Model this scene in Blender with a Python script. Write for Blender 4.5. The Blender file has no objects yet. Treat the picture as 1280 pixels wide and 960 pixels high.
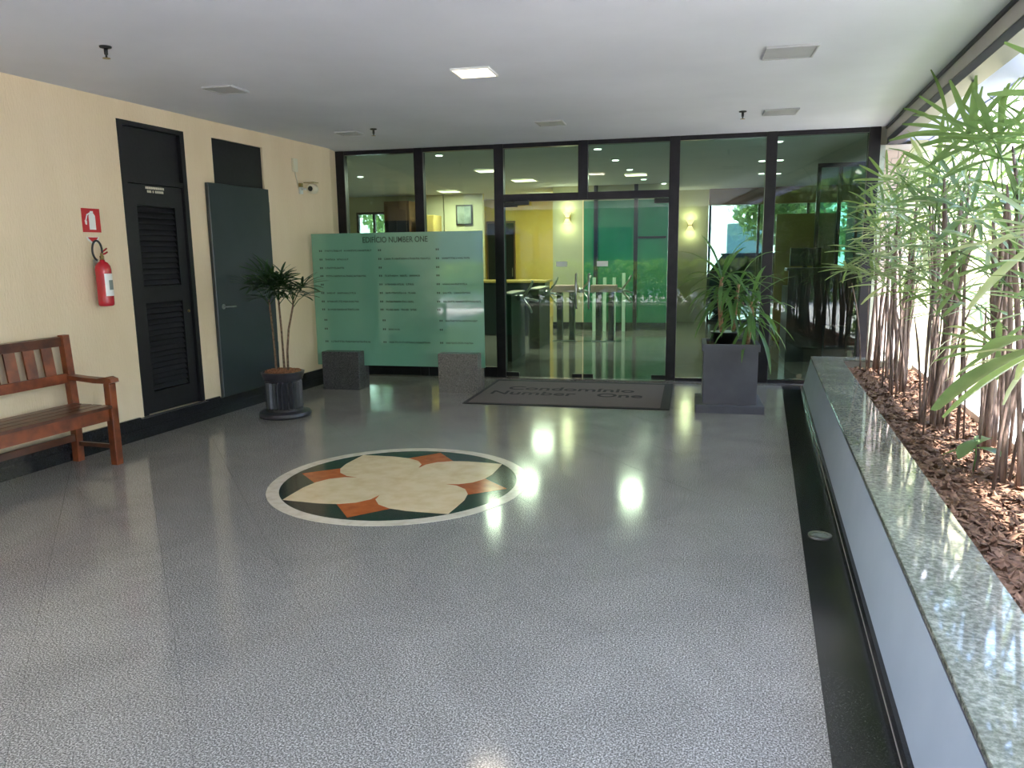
import bpy, math, random
from mathutils import Vector, Matrix
random.seed(7)
PI = math.pi
# ------------------------------------------------------------------ camera
F, YAW, PITCH, ROLL = 954.9, 0.3159, -0.1698, -0.0133
fw = Vector((-math.sin(YAW)*math.cos(PITCH), math.cos(YAW)*math.cos(PITCH), math.sin(PITCH)))
rt = Vector((math.cos(YAW), math.sin(YAW), 0)); up = rt.cross(fw)
r2 = rt*math.cos(ROLL)+up*math.sin(ROLL); u2 = up*math.cos(ROLL)-rt*math.sin(ROLL)
cd = bpy.data.cameras.new('camera'); cam = bpy.data.objects.new('camera', cd)
bpy.context.scene.collection.objects.link(cam)
cam.matrix_world = Matrix(((r2.x, u2.x, -fw.x, 0), (r2.y, u2.y, -fw.y, 0), (r2.z, u2.z, -fw.z, 1.5), (0, 0, 0, 1)))
cd.sensor_width = 36; cd.lens = F/1280*36; cd.clip_start = 0.05; cd.clip_end = 200
sc = bpy.context.scene; sc.camera = cam
# ------------------------------------------------------------------ sky, sun, exposure
w = bpy.data.worlds.new('sky'); sc.world = w; w.use_nodes = True
wn = w.node_tree; wn.nodes.clear()
sky = wn.nodes.new('ShaderNodeTexSky'); sky.sky_type = 'NISHITA'; sky.sun_disc = False
sky.sun_elevation = math.radians(58); sky.sun_rotation = math.radians(200); sky.dust_density = 3.0; sky.air_density = 1.0
bg = wn.nodes.new('ShaderNodeBackground'); bg.inputs[1].default_value = 0.85
wo = wn.nodes.new('ShaderNodeOutputWorld')
wn.links.new(sky.outputs[0], bg.inputs[0]); wn.links.new(bg.outputs[0], wo.inputs[0])
sl = bpy.data.lights.new('sun', 'SUN'); sl.energy = 7.5; sl.angle = math.radians(0.6); sl.color = (1, .97, .93)
so = bpy.data.objects.new('sun', sl); sc.collection.objects.link(so)
so.rotation_euler = Vector((-0.26, 0.30, -1.0)).to_track_quat('-Z', 'Y').to_euler()
vs = sc.view_settings; vs.view_transform = 'Standard'; vs.look = 'None'; vs.exposure = 2.05; vs.gamma = 1; vs.use_curve_mapping = False
# ------------------------------------------------------------------ helpers
COL = sc.collection
T = 0.08557; YG = 9.0018; ZC = 2.746; XL = -4.937
cT, sT = math.cos(T), math.sin(T)
def G(u, d, z=0): return Vector((u*cT-d*sT, YG+u*sT+d*cT, z))
def lin(c): return tuple((v/12.92 if v <= .04045 else ((v+.055)/1.055)**2.4) for v in [x/255 for x in c])
M = {}
def mat(name, c, rough=.5, metal=0, c2=None, scale=8, bump=0, spec=.5, coat=0, emit=None, es=1, detail=6, stretch=None, lo=.35, hi=.65, bscale=None, world=True, crough=.05):
    m = bpy.data.materials.new(name); m.use_nodes = True; nt = m.node_tree; b = nt.nodes['Principled BSDF']
    L = nt.links
    b.inputs['Base Color'].default_value = lin(c)+(1,)
    b.inputs['Roughness'].default_value = rough; b.inputs['Metallic'].default_value = metal
    b.inputs['Specular IOR Level'].default_value = spec
    if coat: b.inputs['Coat Weight'].default_value = coat; b.inputs['Coat Roughness'].default_value = crough
    if emit: b.inputs['Emission Color'].default_value = lin(emit)+(1,); b.inputs['Emission Strength'].default_value = es
    if world: g = nt.nodes.new('ShaderNodeNewGeometry').outputs['Position']
    else: g = nt.nodes.new('ShaderNodeTexCoord').outputs['Object']
    if stretch:
        mp = nt.nodes.new('ShaderNodeMapping'); mp.inputs['Scale'].default_value = stretch; L.new(g, mp.inputs[0]); g = mp.outputs[0]
    if c2:
        n = nt.nodes.new('ShaderNodeTexNoise'); n.inputs['Scale'].default_value = scale; n.inputs['Detail'].default_value = detail
        L.new(g, n.inputs['Vector']); r = nt.nodes.new('ShaderNodeValToRGB')
        r.color_ramp.elements[0].position = lo; r.color_ramp.elements[1].position = hi
        r.color_ramp.elements[0].color = lin(c)+(1,); r.color_ramp.elements[1].color = lin(c2)+(1,)
        L.new(n.outputs[0], r.inputs[0]); L.new(r.outputs[0], b.inputs['Base Color'])
    if bump:
        n2 = nt.nodes.new('ShaderNodeTexNoise'); n2.inputs['Scale'].default_value = bscale or scale*2; n2.inputs['Detail'].default_value = 4
        L.new(g, n2.inputs['Vector']); bp = nt.nodes.new('ShaderNodeBump'); bp.inputs['Strength'].default_value = bump; bp.inputs['Distance'].default_value = .01
        L.new(n2.outputs[0], bp.inputs['Height']); L.new(bp.outputs[0], b.inputs['Normal'])
    M[name] = m; return m
def glass(name, tint, refl=1.9):
    m = bpy.data.materials.new(name); m.use_nodes = True; nt = m.node_tree; nt.nodes.clear(); L = nt.links
    t = nt.nodes.new('ShaderNodeBsdfTransparent'); t.inputs[0].default_value = tint+(1,)
    g = nt.nodes.new('ShaderNodeBsdfGlossy'); g.inputs['Roughness'].default_value = 0.0; g.inputs[0].default_value = (.9, 1, .96, 1)
    f = nt.nodes.new('ShaderNodeFresnel'); f.inputs[0].default_value = refl
    x = nt.nodes.new('ShaderNodeMixShader'); o = nt.nodes.new('ShaderNodeOutputMaterial')
    bf = nt.nodes.new('ShaderNodeNewGeometry'); mm = nt.nodes.new('ShaderNodeMath'); mm.operation = 'SUBTRACT'; mm.use_clamp = True
    L.new(f.outputs[0], mm.inputs[0]); L.new(bf.outputs['Backfacing'], mm.inputs[1])
    L.new(mm.outputs[0], x.inputs[0]); L.new(t.outputs[0], x.inputs[1]); L.new(g.outputs[0], x.inputs[2]); L.new(x.outputs[0], o.inputs[0])
    M[name] = m; return m
def granite(name, dark, mid, light, rough, scale=160, cloud=.12, spec=.5):
    m = bpy.data.materials.new(name); m.use_nodes = True; nt = m.node_tree; b = nt.nodes['Principled BSDF']; L = nt.links
    g = nt.nodes.new('ShaderNodeNewGeometry').outputs['Position']
    n = nt.nodes.new('ShaderNodeTexNoise'); n.inputs['Scale'].default_value = scale; n.inputs['Detail'].default_value = 5; n.inputs['Roughness'].default_value = .7
    L.new(g, n.inputs['Vector']); r = nt.nodes.new('ShaderNodeValToRGB'); e = r.color_ramp.elements
    e[0].position = .38; e[0].color = lin(dark)+(1,); e[1].position = .62; e[1].color = lin(light)+(1,)
    k = e.new(.5); k.color = lin(mid)+(1,)
    L.new(n.outputs[0], r.inputs[0])
    n2 = nt.nodes.new('ShaderNodeTexNoise'); n2.inputs['Scale'].default_value = 1.6; n2.inputs['Detail'].default_value = 7; n2.inputs['Roughness'].default_value = .65; n2.inputs['Distortion'].default_value = 1.2
    L.new(g, n2.inputs['Vector'])
    mr = nt.nodes.new('ShaderNodeMapRange'); mr.inputs[1].default_value = .3; mr.inputs[2].default_value = .7; mr.inputs[3].default_value = 1-cloud; mr.inputs[4].default_value = 1+cloud
    L.new(n2.outputs[0], mr.inputs[0])
    mx = nt.nodes.new('ShaderNodeVectorMath'); mx.operation = 'SCALE'; L.new(r.outputs[0], mx.inputs[0]); L.new(mr.outputs[0], mx.inputs['Scale'])
    L.new(mx.outputs[0], b.inputs['Base Color'])
    b.inputs['Roughness'].default_value = rough; b.inputs['Specular IOR Level'].default_value = spec
    M[name] = m; return m

class MB:
    def __init__(s): s.v = []; s.f = []; s.sm = []
    def add(s, vs, fs, smooth=False):
        o = len(s.v); s.v += [tuple(v) for v in vs]; s.f += [tuple(i+o for i in f) for f in fs]; s.sm += [smooth]*len(fs); return s
    def box(s, x0, x1, y0, y1, z0, z1, b=0):
        if b:  # chamfered vertical and top edges
            pts = [(x0+b, y0), (x1-b, y0), (x1, y0+b), (x1, y1-b), (x1-b, y1), (x0+b, y1), (x0, y1-b), (x0, y0+b)]
            cx, cy = (x0+x1)/2, (y0+y1)/2
            top = [(x+(b if x < cx else -b)*.7, y+(b if y < cy else -b)*.7) for x, y in pts]
            n = 8
            vs_ = [(x, y, z0) for x, y in pts]+[(x, y, z1-b) for x, y in pts]+[(x, y, z1) for x, y in top]
            fs = [tuple(range(n-1, -1, -1)), tuple(range(2*n, 3*n))]
            for k in (0, n): fs += [(k+i, k+(i+1) % n, k+n+(i+1) % n, k+n+i) for i in range(n)]
            return s.add(vs_, fs)
        return s.add([(x0, y0, z0), (x1, y0, z0), (x1, y1, z0), (x0, y1, z0), (x0, y0, z1), (x1, y0, z1), (x1, y1, z1), (x0, y1, z1)],
              [(0, 3, 2, 1), (4, 5, 6, 7), (0, 1, 5, 4), (1, 2, 6, 5), (2, 3, 7, 6), (3, 0, 4, 7)])
    def pane(s, x0, x1, y0, y1, z0, z1):
        return s.add([(x0, y0, z0), (x1, y0, z0), (x1, y1, z0), (x0, y1, z0), (x0, y0, z1), (x1, y0, z1), (x1, y1, z1), (x0, y1, z1)],
              [(0, 3, 2, 1), (4, 5, 6, 7), (0, 1, 5, 4), (2, 3, 7, 6)])
    def prism(s, poly, z0, z1):
        n = len(poly)
        return s.add([(x, y, z0) for x, y in poly]+[(x, y, z1) for x, y in poly],
              [tuple(range(n-1, -1, -1)), tuple(range(n, 2*n))]+[(i, (i+1) % n, n+(i+1) % n, n+i) for i in range(n)])
    def lathe(s, prof, n=24, cx=0, cy=0, axis='z', smooth=True, flute=0, nf=0):
        vs_ = []
        for k, (r, z) in enumerate(prof):
            for i in range(n):
                a = 2*PI*i/n; rr = r*(1-(flute if (flute and nf[0] <= k <= nf[1] and i % 2) else 0))
                p = (rr*math.cos(a), rr*math.sin(a), z)
                if axis == 'y': p = (p[0], p[2], p[1])
                if axis == 'x': p = (p[2], p[0], p[1])
                vs_.append((p[0]+cx, p[1]+cy, p[2]))
        fs = [(k*n+i, k*n+(i+1) % n, (k+1)*n+(i+1) % n, (k+1)*n+i) for k in range(len(prof)-1) for i in range(n)]
        s.add(vs_, fs, smooth); o = len(s.v)-len(vs_)
        s.f += [tuple(o+i for i in range(n-1, -1, -1)), tuple(o+(len(prof)-1)*n+i for i in range(n))]; s.sm += [False, False]
        return s
    def tube(s, pts, r, n=8, smooth=True, closed=False):
        pts = [Vector(p) for p in pts]; rs = r if isinstance(r, (list, tuple)) else [r]*len(pts)
        vs_ = []; N = len(pts); prev = None
        for i, p in enumerate(pts):
            if closed: t = pts[(i+1) % N]-pts[i-1]
            else: t = pts[min(i+1, N-1)]-pts[max(i-1, 0)]
            t.normalize()
            if prev is None: a = t.orthogonal().normalized()
            else: a = (prev-t*prev.dot(t)).normalized()
            prev = a; b = t.cross(a)
            for k in range(n):
                q = 2*PI*k/n; vs_.append(p+(a*math.cos(q)+b*math.sin(q))*rs[i])
        m = N if closed else N-1
        fs = [(i*n+k, i*n+(k+1) % n, ((i+1) % N)*n+(k+1) % n, ((i+1) % N)*n+k) for i in range(m) for k in range(n)]
        s.add(vs_, fs, smooth)
        if not closed:
            o = len(s.v)-len(vs_); s.f += [tuple(o+k for k in range(n-1, -1, -1)), tuple(o+(N-1)*n+k for k in range(n))]; s.sm += [False]*2
        return s
    def mesh(s, name, m):
        me = bpy.data.meshes.new(name); me.from_pydata(s.v, [], s.f); me.update()
        me.polygons.foreach_set('use_smooth', s.sm)
        if m: me.materials.append(M[m])
        return me
def link(name, me, parent=None, loc=None, rot=None):
    o = bpy.data.objects.new(name, me); COL.objects.link(o)
    if parent: o.parent = parent
    if loc is not None: o.location = loc
    if rot is not None: o.rotation_euler = rot
    return o
def part(name, mb, m, parent, label=None, kind=None, loc=None, rot=None):
    o = link(name, mb.mesh(name, m), parent, loc, rot)
    if label: o['label'] = label
    if kind: o['kind'] = kind
    return o
def tag(o, label, cat, group=None, kind=None):
    o['label'] = label; o['category'] = cat
    if group: o['group'] = group
    if kind: o['kind'] = kind
    return o
def thing(name, label, cat, loc=(0, 0, 0), rz=0, group=None):
    return tag(link(name, None, None, loc, (0, 0, rz)), label, cat, group)
def struct(name, mb=None, m=None, local=False, parent=None):
    me = mb.mesh(name, m) if mb else None
    o = link(name, me, parent)
    if not parent: o['kind'] = 'structure'
    if local: o.location = (0, YG, 0); o.rotation_euler = (0, 0, T)
    return o
def copy_tree(o, parent=None):
    c = o.copy(); COL.objects.link(c); c.parent = parent
    for ch in list(o.children): copy_tree(ch, c)
    return c
def text_part(name, body, size, m, parent, loc, rot, sx=1, bold=0.0, align='CENTER', label=None):
    cu = bpy.data.curves.new(name, 'FONT'); cu.body = body; cu.size = size; cu.extrude = .0008; cu.align_x = align; cu.align_y = 'CENTER'; cu.offset = bold
    t = bpy.data.objects.new('tmp_text', cu); COL.objects.link(t)
    dg = bpy.context.evaluated_depsgraph_get(); me = bpy.data.meshes.new_from_object(t.evaluated_get(dg))
    bpy.data.objects.remove(t); bpy.data.curves.remove(cu)
    me.materials.clear(); me.materials.append(M[m])
    o = link(name, me, parent, loc, rot); o.scale = (sx, 1, 1)
    if label: o['label'] = label
    return o
# ------------------------------------------------------------------ materials
granite('floor_granite', (76, 73, 68), (126, 122, 115), (198, 193, 184), .12, spec=.4)
granite('lobby_granite', (92, 90, 86), (125, 122, 116), (160, 157, 150), .10)
granite('black_granite', (18, 18, 20), (30, 30, 33), (52, 52, 56), .12, cloud=.2)
granite('green_granite', (96, 98, 88), (122, 122, 112), (150, 149, 138), .05, scale=45, cloud=.4, spec=.8)
granite('dark_grey_stone', (52, 51, 52), (74, 72, 72), (100, 98, 96), .25, scale=120)
granite('grey_stone', (78, 73, 70), (108, 102, 97), (140, 133, 126), .2, scale=120)
mat('cream_wall', (224, 202, 168), .7, c2=(230, 210, 178), scale=3, bump=.35, bscale=90, stretch=(1, 1, .25))
mat('yellow_wall', (206, 178, 84), .7, c2=(212, 186, 96), scale=2)
mat('pale_wall', (186, 182, 150), .7, c2=(194, 190, 158), scale=2)
mat('ceiling_paint', (212, 214, 222), .8, c2=(220, 222, 230), scale=1.2, bump=.05, bscale=40)
mat('black_paint', (20, 19, 23), .38, c2=(26, 25, 29), scale=30)
mat('black_slat', (30, 30, 33), .35, c2=(38, 38, 42), scale=30)
mat('slate_paint', (46, 54, 56), .3, c2=(50, 58, 61), scale=4)
mat('bronze_metal', (36, 32, 38), .32, .5, c2=(44, 40, 46), scale=10)
mat('steel', (176, 176, 172), .28, 1, c2=(190, 190, 186), scale=30)
mat('pink_steel', (196, 160, 156), .4, .3, c2=(206, 172, 168), scale=30)
mat('bench_wood', (92, 42, 20), .36, c2=(140, 70, 34), scale=9, stretch=(1, 1, 1), bump=.08, coat=.25, detail=8, crough=.2)
mat('bench_wood_dark', (66, 34, 20), .34, c2=(100, 56, 34), scale=9, bump=.08, coat=.25, crough=.2)
mat('ring_marble', (214, 203, 182), .16, c2=(196, 184, 162), scale=14, lo=.45, hi=.7)
mat('petal_marble', (222, 200, 160), .16, c2=(206, 180, 138), scale=9, lo=.4, hi=.75)
mat('orange_marble', (186, 96, 44), .16, c2=(164, 78, 34), scale=14)
mat('dark_marble', (22, 44, 38), .14, c2=(40, 34, 36), scale=5, lo=.4, hi=.6)
mat('mint_glass', (116, 170, 144), .05, c2=(110, 163, 138), scale=1.5, spec=.9, coat=.6, crough=.02)
mat('green_glass_wall', (40, 120, 84), .08, c2=(48, 132, 92), scale=1.5, spec=.8)
mat('dark_green_text', (34, 72, 54), .5)
mat('mat_rubber', (38, 34, 36), .8, bump=.4, scale=200, c2=(48, 43, 45))
mat('mat_carpet', (98, 88, 86), .95, bump=.5, scale=240, c2=(118, 106, 102))
mat('mat_text', (40, 34, 36), .9)
mat('red_paint', (186, 22, 40), .25, coat=.5)
mat('sign_red', (190, 26, 34), .4)
mat('white_plastic', (232, 232, 228), .35)
mat('blind_white', (236, 240, 232), .5)
mat('off_white', (222, 214, 190), .5)
mat('black_rubber', (24, 24, 25), .5)
mat('label_grey', (120, 130, 124), .5)
mat('brass', (160, 140, 90), .3, 1)
mat('pot_glaze', (34, 33, 38), .32, coat=.4, c2=(48, 46, 52), scale=20)
mat('planter_paint', (82, 80, 88), .55, c2=(94, 92, 100), scale=5, bump=.1)
mat('side_panel_paint', (152, 162, 176), .45, c2=(160, 170, 183), scale=3)
mat('bark', (118, 72, 44), .9, c2=(168, 116, 78), scale=60, world=True)
mat('mulch_chip', (78, 52, 38), .9, c2=(138, 104, 82), scale=24, lo=.3, hi=.7)
mat('soil', (52, 36, 28), .95, c2=(84, 58, 44), scale=40, bump=.6)
mat('cane', (86, 70, 64), .9, c2=(142, 120, 108), scale=50, bump=.7, bscale=120, stretch=(1, 1, .15))
mat('cane_thin', (92, 70, 52), .8, c2=(132, 104, 80), scale=50, bump=.4)
mat('trunk', (150, 104, 74), .8, c2=(188, 150, 118), scale=26, bump=.4, stretch=(1, 1, 2))
def leafmat(name, c, c2, tr):
    mat(name, c, .38, c2=c2, scale=6, spec=.5)
    nt = M[name].node_tree; b = nt.nodes['Principled BSDF']; o = nt.nodes['Material Output']
    t = nt.nodes.new('ShaderNodeBsdfTranslucent'); t.inputs[0].default_value = lin(tr)+(1,)
    x = nt.nodes.new('ShaderNodeMixShader'); x.inputs[0].default_value = .35
    nt.links.new(b.outputs[0], x.inputs[1]); nt.links.new(t.outputs[0], x.inputs[2]); nt.links.new(x.outputs[0], o.inputs[0])
leafmat('palm_leaf', (72, 98, 62), (112, 134, 88), (150, 176, 92))
leafmat('palm_leaf_pale', (132, 148, 108), (160, 172, 128), (196, 206, 130))
leafmat('palm_leaf_dark', (30, 52, 32), (48, 74, 42), (70, 110, 50))
leafmat('strap_leaf', (58, 98, 56), (96, 134, 74), (130, 172, 80))
leafmat('tree_leaf', (66, 92, 56), (118, 140, 84), (150, 176, 96))
mat('pavement', (190, 188, 186), .8, c2=(172, 170, 170), scale=3, bump=.1)
mat('asphalt', (92, 92, 94), .85, c2=(110, 110, 112), scale=20)
mat('facade', (226, 224, 220), .8, c2=(216, 214, 210), scale=2)
mat('facade_dark', (120, 112, 102), .8, c2=(108, 102, 94), scale=2)
mat('facade_glass', (60, 80, 92), .08, spec=.9)
mat('brick_tile', (206, 178, 166), .6, c2=(216, 192, 182), scale=8)
mat('mortar', (214, 204, 196), .8)
mat('beam_paint', (176, 168, 160), .5, c2=(182, 174, 166), scale=3)
mat('soffit_paint', (170, 178, 218), .6, c2=(164, 172, 212), scale=2)
mat('lavender_track', (58, 54, 68), .4)
mat('lamp_diffuser', (255, 244, 226), .4, emit=(255, 232, 196), es=1.2)
mat('lobby_diffuser', (255, 244, 226), .4, emit=(255, 238, 190), es=1.6)
mat('spot_diffuser', (255, 250, 240), .4, emit=(240, 248, 230), es=2.2)
mat('sconce_glow', (255, 236, 190), .4, emit=(255, 222, 150), es=.55)
mat('dull_diffuser', (178, 178, 180), .5, c2=(186, 186, 188), scale=6)
mat('brown_soffit', (112, 86, 52), .6, c2=(136, 100, 48), scale=1.3)
mat('brown_wood', (92, 66, 42), .5, c2=(112, 80, 50), scale=6)
mat('olive_panel', (150, 130, 62), .5, c2=(140, 120, 56), scale=2)
mat('leather', (26, 28, 38), .4, c2=(34, 36, 46), scale=40, bump=.2)
mat('counter_dark', (26, 28, 38), .3, c2=(32, 35, 45), scale=3)
mat('counter_teal', (30, 52, 62), .3)
mat('counter_top', (190, 164, 92), .25)
mat('picture', (150, 160, 150), .5, c2=(90, 104, 96), scale=4)
mat('car_paint', (44, 52, 58), .2, .4, coat=.8)
mat('car_silver', (84, 100, 122), .25, .5, coat=.6)
mat('car_glass', (30, 38, 44), .05, spec=.9)
mat('tyre', (22, 22, 23), .8)
mat('tree_bark', (92, 76, 60), .9, c2=(118, 98, 78), scale=12, bump=.6)
mat('turn_black', (20, 22, 24), .3)
mat('pale_post', (190, 214, 196), .3)
glass('front_glass', (.66, .80, .75), 1.62)
glass('dimmed_glass', (.62, .68, .66), 1.5)  # tint darkened to dim the bright street behind the lobby
glass('teal_glass', (.45, .66, .62), 1.9)

# ------------------------------------------------------------------ floor
def yglass(x): return YG+(x/cT)*sT-.06    # front of the glass line, world x -> y
Y0 = -5.0  # porch roof and floor extended unseen behind the camera to darken reflections
fl = struct('floor', MB().prism([(XL-.1, Y0), (.255, Y0), (.255, yglass(.255)+.2), (XL-.1, yglass(XL)+.2)], -.25, -.006), 'dark_grey_stone')
def clip(poly, a, b, c):   # keep a*x+b*y<=c
    out = []
    for i in range(len(poly)):
        p, q = poly[i], poly[(i+1) % len(poly)]; dp, dq = a*p[0]+b*p[1]-c, a*q[0]+b*q[1]-c
        if dp <= 0: out.append(p)
        if (dp < 0 < dq) or (dq < 0 < dp):
            t = dp/(dp-dq); out.append((p[0]+(q[0]-p[0])*t, p[1]+(q[1]-p[1])*t))
    return out
S, Lg = .5065, 1.013; h = math.sqrt(.5); gp = .0006
off = (.085+.015)*h*1.0
for i in range(-16, 18):
    for j in range(-10, 14):
        a0 = off+i*S+gp; a1 = off+(i+1)*S-gp; sh = 0 if i % 2 else Lg/2
        b0 = j*Lg+sh+gp*.5; b1 = (j+1)*Lg+sh-gp*.5
        # axis a along (1,1)/sqrt2 ; axis b along (-1,1)/sqrt2
        P = [(a*h-b*h, a*h+b*h) for a, b in ((a0, b0), (a1, b0), (a1, b1), (a0, b1))]
        for (A, B, C) in ((-1, 0, -XL), (1, 0, .252), (0, -1, -Y0), (-math.tan(T), 1, YG-.05)):
            P = clip(P, A, B, C)
            if len(P) < 3: break
        if len(P) >= 3:
            ar = abs(sum(P[k][0]*P[(k+1) % len(P)][1]-P[(k+1) % len(P)][0]*P[k][1] for k in range(len(P))))/2
            if ar > .003: part('floor_tile', MB().prism(P, -.006, random.uniform(-.0002, 0)), 'floor_granite', fl)
# dark stripe and edge
t1 = struct('trim_1', MB().box(.2535, .445, Y0, yglass(.4), -.25, 0), 'black_granite')
# lobby floor (inside)
struct('floor', MB().prism([(-9.2, 0.0), (2.6, 0.0), (2.6, 9.9), (-9.2, 9.9)], -.25, -.001), 'lobby_granite', local=True)
# ------------------------------------------------------------------ left wall with openings
YW = 1.3
wl = MB(); X0 = XL-.25
def wseg(y0, y1, z0, z1): wl.box(X0, XL, y0, y1, z0, z1)
wseg(YW, 5.06, 0, ZC); wseg(5.06, 5.81, 2.6, ZC); wseg(5.81, 6.18, 0, ZC); wseg(6.18, 6.95, 2.6, ZC); wseg(6.95, 8.26, 0, ZC)
wseg(5.06, 5.81, 0, .17); wseg(6.18, 6.95, 0, .17)
struct('wall_left', wl, 'cream_wall')
e1 = G(-5.035, -.06)
struct('wall_back', MB().prism([(XL-.25, 8.262), (XL-.012, 8.262), (e1.x, e1.y), (e1.x-.3, e1.y)], 0, ZC), 'cream_wall')
bb = struct('baseboard_left')
for (a, b) in ((YW, 5.0), (5.82, 6.0), (6.98, 8.26)):
    part('upper_moulding', MB().box(XL, XL+.022, a, b, .085, .18), 'black_granite', bb)
part('threshold', MB().box(XL, XL+.03, 5.002, 5.818, .085, .165), 'black_granite', bb)
part('threshold', MB().box(XL, XL+.03, 6.002, 6.978, .085, .16), 'black_granite', bb)
part('sill_edge', MB().box(XL, XL+.036, 5.002, 5.818, .165, .172), 'dark_grey_stone', bb)
part('sill_edge', MB().box(XL, XL+.036, 6.002, 6.978, .16, .167), 'dark_grey_stone', bb)
part('lower_moulding', MB().box(XL, XL+.045, YW, 8.26, .001, .085), 'black_granite', bb)
struct('baseboard_back', MB().prism([(XL, 8.264), (XL+.02, 8.264), (e1.x+.03, e1.y), (e1.x+.005, e1.y)], .001, .18), 'black_granite')
# door_1 : black louvred service door with a solid panel above
d1 = struct('door_1')
y0, y1, xf = 5.062, 5.808, XL-.02
part('frame', MB().box(xf-.06, XL+.006, y0, y0+.05, .175, 2.598).box(xf-.06, XL+.006, y1-.05, y1, .175, 2.598).box(xf-.06, XL+.006, y0+.05, y1-.05, 2.56, 2.598).box(xf-.06, XL, y0+.05, y1-.05, 2.11, 2.15), 'black_paint', d1)
part('transom_panel', MB().box(xf-.05, xf-.01, y0+.052, y1-.052, 2.152, 2.558), 'black_paint', d1)
lf = MB(); a, b = y0+.054, y1-.054
for (p, q, r, s) in ((a, a+.1, .18, 2.105), (b-.1, b, .18, 2.105), (a+.1, b-.1, .18, .36), (a+.1, b-.1, 1.12, 1.26), (a+.1, b-.1, 1.93, 2.105)):
    lf.box(xf-.045, xf, p, q, r, s)
part('door_leaf', lf, 'black_paint', d1)
sm = MB().add([(-.030, 0, .018), (-.024, 0, .024), (0, 0, -.012), (-.006, 0, -.018), (-.030, b-a-.204, .018), (-.024, b-a-.204, .024), (0, b-a-.204, -.012), (-.006, b-a-.204, -.018)],
    [(0, 1, 2, 3), (7, 6, 5, 4), (0, 4, 5, 1), (1, 5, 6, 2), (2, 6, 7, 3), (3, 7, 4, 0)]).mesh('louver_slat', 'black_slat')
for z0_, z1_ in ((.385, 1.10), (1.285, 1.91)):
    z = z0_
    while z < z1_: link('louver_slat', sm, d1, (xf-.008, a+.102, z)); z += .047
part('backing_panel', MB().box(xf-.075, xf-.061, y0-.001, y1+.001, .1705, 2.598), 'black_paint', d1)
part('lock', MB().lathe([(.012, 0), (.012, .012), (.008, .016)], 12, axis='x'), 'brass', d1, loc=(xf, b-.04, 1.02))
pl = MB()
for row, (z, yy, wds) in enumerate(((2.072, 5.33, (.21,)), (2.042, 5.345, (.06, .02, .10)))):
    yy0 = yy
    for wd in wds:
        n = max(1, int(wd/.016))
        for k in range(n): pl.box(xf+.0005, xf+.0022, yy0+k*.0165, yy0+k*.0165+.012, z, z+.020)
        yy0 += n*.0165+.012
part('lettering', pl, 'off_white', d1, label='two short rows of small pale lettering')
# door_2 : slate flush door standing proud of the wall, black panel above
d2 = struct('door_2')
part('transom_panel', MB().box(XL-.06, XL-.02, 6.182, 6.948, 2.19, 2.598), 'black_paint', d2)
part('door_leaf', MB().box(XL+.002, XL+.042, 6.035, 6.955, .168, 2.18, .004), 'slate_paint', d2)
part('door_core', MB().box(XL-.2, XL-.01, 6.182, 6.948, .172, 2.188), 'black_paint', d2)
hd = MB().lathe([(.024, 0), (.024, .006)], 16, axis='x').tube([(.006, 0, 0), (.05, 0, 0), (.052, .02, 0), (.052, .12, -.004)], .008, 8)
part('lever_handle', hd, 'steel', d2, 'dull metal lever handle', loc=(XL+.042, 6.12, 1.03))
for z in (.5, 1.2, 1.95): part('hinge', MB().lathe([(.011, 0), (.011, .1)], 10), 'black_paint', d2, loc=(XL+.02, 6.967, z))
# ------------------------------------------------------------------ ceiling
yl, yr = yglass(XL)+.1, yglass(1.17)+.1
struct('ceiling', MB().prism([(X0, Y0), (1.17, Y0), (1.17, yr), (X0, yl)], ZC, ZC+.3), 'ceiling_paint')
struct('ceiling', MB().prism([(-9.2, .05), (2.6, .05), (2.6, 9.9), (-9.2, 9.9)], ZC+.002, ZC+.3), 'ceiling_paint', local=True)
tr = struct('trim_2')
part('gap_shade_strip', MB().box(1.16, 1.20, Y0, yr-.05, ZC-.022, ZC+.3), 'lavender_track', tr)  # solid dark strip, coloured to stand for shade in the ceiling recess
part('edge_beam', MB().box(1.175, 1.33, Y0, yr-.05, 2.63, ZC-.024), 'beam_paint', tr)
part('window_track', MB().box(1.18, 1.32, Y0, yr-.05, 2.565, 2.629), 'lavender_track', tr)
part('canopy_soffit', MB().box(1.331, 1.58, Y0, yr+.3, 2.60, 2.72), 'soffit_paint', tr)
part('canopy_fascia', MB().box(1.581, 1.63, Y0, yr+.3, 2.59, 3.4), 'soffit_paint', tr)
part('unseen_upper_slab', MB().box(-9, 1.58, Y0, 20, 3.1, 3.4), 'facade', tr)  # unseen slab overhead, extended over the rear to put it in shade
# ------------------------------------------------------------------ glass front (window_1)
w1 = struct('window_1', local=True)
MX = [-4.985, -3.975, -2.99, -2.0, -.98, .04, 1.06]; mw = .056
for k, u in enumerate(MX): part('mullion', MB().box(u-mw, u+mw, -.05, .05, 2.09 if k == 3 else 0, ZC-.001, .004), 'bronze_metal', w1)
for k in range(6):
    a, b = MX[k]+mw, MX[k+1]-mw
    part('top_rail', MB().box(a, b, -.04, .04, ZC-.05, ZC-.001), 'bronze_metal', w1)
    if k in (2, 3):
        part('transom', MB().box(a, b, -.045, .045, 2.09, 2.175), 'bronze_metal', w1)
        part('glass_pane', MB().box(a-.01, b+.01, -.006, .006, 2.17, ZC-.045), 'front_glass', w1)
    else:
        part('bottom_rail', MB().box(a, b, -.04, .04, 0, .05 if k > 3 else .13), 'bronze_metal', w1)
        part('glass_pane', MB().box(a-.01, b+.01, -.006, .006, .045, ZC-.045), 'front_glass', w1)
part('threshold', MB().box(MX[0], MX[6]+.1, -.13, -.052, .0005, .018), 'grey_stone', w1)
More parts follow.
